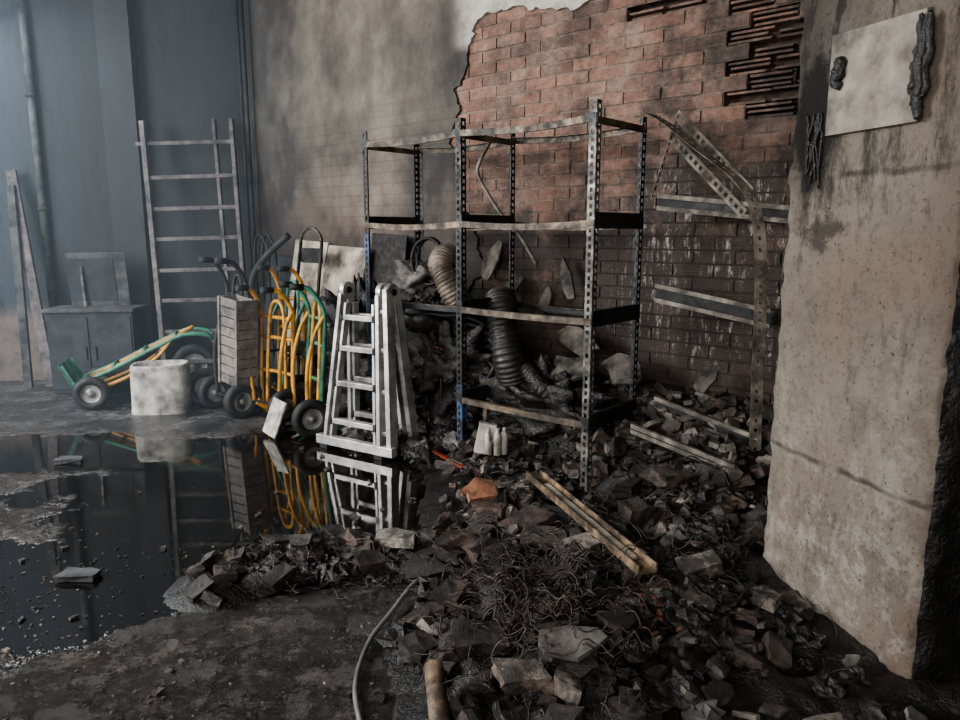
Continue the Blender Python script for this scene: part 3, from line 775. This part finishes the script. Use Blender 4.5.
b=B()
for k in range(9): b.box((0,-.07,.04+.075*k),(.27,.012,.066),m_wood,jit=.012); b.box((0,.07,.04+.075*k),(.27,.012,.066),m_wood,jit=.01)
for k in range(9):
    for sg in(-1,1): b.box((sg*.13,0,.04+.075*k),(.012,.14,.066),m_wood,jit=.01)
for x_ in (-.122,.122):
    for y_ in (-.082,.082): b.box((x_,y_,.335),(.026,.014,.68),m_wood)
b.box((0,0,.01),(.26,.14,.015),m_wood)
b.obj('wooden_crate',TM((-1.88,5.47,.25),-.72,0,.1))

b=B(); n=32; vs=[];prof=[(1.0,0),(1.0,.03),(.985,.035),(.95,.36),(.91,.385),(.84,.38),(.82,.34),(.0,.34)]
for f,z_ in prof:
    for i in range(n):
        t=2*math.pi*i/n; ct,st_=math.cos(t),math.sin(t); e=.6
        vs.append((math.copysign(abs(ct)**e,ct)*.225*f,math.copysign(abs(st_)**e,st_)*.16*f,z_))
b.add(vs,[(j*n+i,j*n+(i+1)%n,(j+1)*n+(i+1)%n,(j+1)*n+i) for j in range(len(prof)-1) for i in range(n)],m_conc,True)
b.obj('concrete_block',TM((-2.54,5.62,0),.15))

b=B(); b.box((0,0,.36),(.72,.34,.72),m_bluegrey); b.box((-.18,-.175,.36),(.33,.012,.64),m_bluegrey); b.box((.18,-.175,.36),(.33,.012,.64),m_bluegrey)
b.box((0,-.01,.735),(.76,.38,.03),m_grey)
for x_ in (-.04,.04): b.bar((x_,-.19,.3),(x_,-.19,.42),.012,.012,m_steel)
b.obj('metal_cabinet',TM((-3.42,6.40,0),.1),bevel=.004)
b=B(); b.box((0,0,.24),(.5,.02,.48),m_grey,jit=.01); b.box((-.05,-.012,.24),(.4,.012,.38),m_bluegrey); b.bar((-.12,-.05,0),(-.12,-.03,.36),.02,.02,m_galv)
b.obj('panel_board',TM((-3.42,6.50,.75),.1,.12))

b=B()
lb,lt=Vector((-2.84,6.40,0)),Vector((-3.02,6.72,2.38)); rb,rt=Vector((-2.08,6.42,0)),Vector((-2.27,6.86,2.42))
b.bar(lb,lt,.045,.07,m_ladwood,up=(0,1,0)); b.bar(rb,rt,.035,.06,m_ladwood,up=(0,1,0))
b.bar(rb+Vector((-.14,0,0)),rt+Vector((-.16,0,0)),.03,.05,m_ladwood,up=(0,1,0))
for z_ in (.25,.52,.8,1.07,1.35,1.62,1.9,2.2):
    u_=z_/2.4; b.bar(lb.lerp(lt,u_)-Vector((.08*(z_>2.1),0,0)),rb.lerp(rt,u_),.03,.035,m_ladwood)
b.obj('wooden_ladder',bevel=.004)
b=B(); b.bar((-3.88,6.38,0.03),(-4.22,6.68,1.95),.09,.03,m_ladwood,up=(0,1,0)); b.obj('wooden_plank')
b=B(); b.bar((-4.05,6.32,0.03),(-4.20,6.62,1.82),.07,.03,m_grey,up=(0,1,0)); b.obj('wooden_plank')
b=B(); b.tube([(-4.03,6.78,0),(-4.03,6.78,H)],.035,m_grey,14)
for z_ in (.6,1.6,2.6): b.tube([(-4.03,6.78,z_),(-4.03,6.78,z_+.03)],.045,m_grey,14); b.box((-4.03,6.81,z_+.015),(.05,.06,.03),m_grey)
b.obj('drain_pipe')
b=B(); b.tube([(-2.15,6.95,0),(-2.15,6.95,H)],.02,m_bluegrey,10); b.tube([(-2.2,6.97,0),(-2.2,6.97,H)],.012,m_bluegrey,10); b.obj('electrical_conduit')
b=B(); b.tube(smooth_pts([W(3.75,.5,0),W(3.72,.5,.6),W(3.65,.5,1.0),W(3.5,.45,1.2),W(3.3,.35,1.38)],6),.028,m_bluegrey,12); b.obj('plastic_pipe')
b=B()
for k in range(2):
    c=W(3.5+.12*k,.35,0); b.tube(smooth_pts([c+A*.0,c+Z*1.15,c+Z*1.32+A*.05,c+Z*1.38+A*.13,c+Z*1.3+A*.2,c+Z*1.1+A*.22],6),.011,m_steel,8)
b.obj('bent_rebar')
b=B(); b.box((0,0,.14),(.17,.012,.25),m_white,jit=.03); b.obj('white_board',TM((-1.47,4.82,.01),-.75,-.35,.12))
b=B(); b.bar((-1.35,4.85,.10),(-1.02,4.92,.12),.04,.012,m_galv); b.bar((-1.3,4.8,.01),(-1.1,4.88,.10),.03,.01,m_galv); b.obj('metal_bracket')

# lingering smoke in the far left of the hall
smm=bpy.data.materials.new('smoke_volume')
b=B(); b.box((-3.3,5.0,1.9),(4.0,2.9,3.7),smm)
smm.use_nodes=True; nt=smm.node_tree; nt.nodes.clear()
ou=nt.nodes.new('ShaderNodeOutputMaterial'); vo=nt.nodes.new('ShaderNodeVolumeScatter'); vo.inputs['Color'].default_value=(.72,.87,1,1); vo.inputs['Density'].default_value=.022
nt.links.new(vo.outputs[0],ou.inputs['Volume'])
b.obj('smoke_haze')

# ---------------------------------------------------------------- light
def area(name,loc,target,sx,sy,e,col):
    l=bpy.data.lights.new(name,'AREA'); l.shape='RECTANGLE'; l.size=sx; l.size_y=sy; l.energy=e; l.color=col
    o=bpy.data.objects.new(name,l); scene.collection.objects.link(o); o.location=loc
    o.rotation_euler=(Vector(target)-Vector(loc)).to_track_quat('-Z','Y').to_euler(); return o
area('daylight_doorway',(-5.1,2.6,2.2),(0,3.7,.6),3.0,2.4,560,(.98,.99,1.0))
area('daylight_rear_door',(-1.8,-2.2,2.4),(0,4.0,.7),3.0,2.4,240,(1,.97,.92))
area('skylight',(-4.5,5.6,3.72),(-3.0,3.9,0),1.6,1.4,170,(.86,.94,1.0))
w=bpy.data.worlds.new('World'); scene.world=w; w.use_nodes=True
bg=w.node_tree.nodes['Background']; bg.inputs[0].default_value=(.75,.85,1,1); bg.inputs[1].default_value=.3

cam=bpy.data.cameras.new('Camera'); cam.sensor_width=36; cam.lens=27; cam.clip_start=.05
co=bpy.data.objects.new('Camera',cam); scene.collection.objects.link(co)
co.location=(0,0,1.42); co.rotation_euler=(math.radians(79.8),0,0)
scene.camera=co
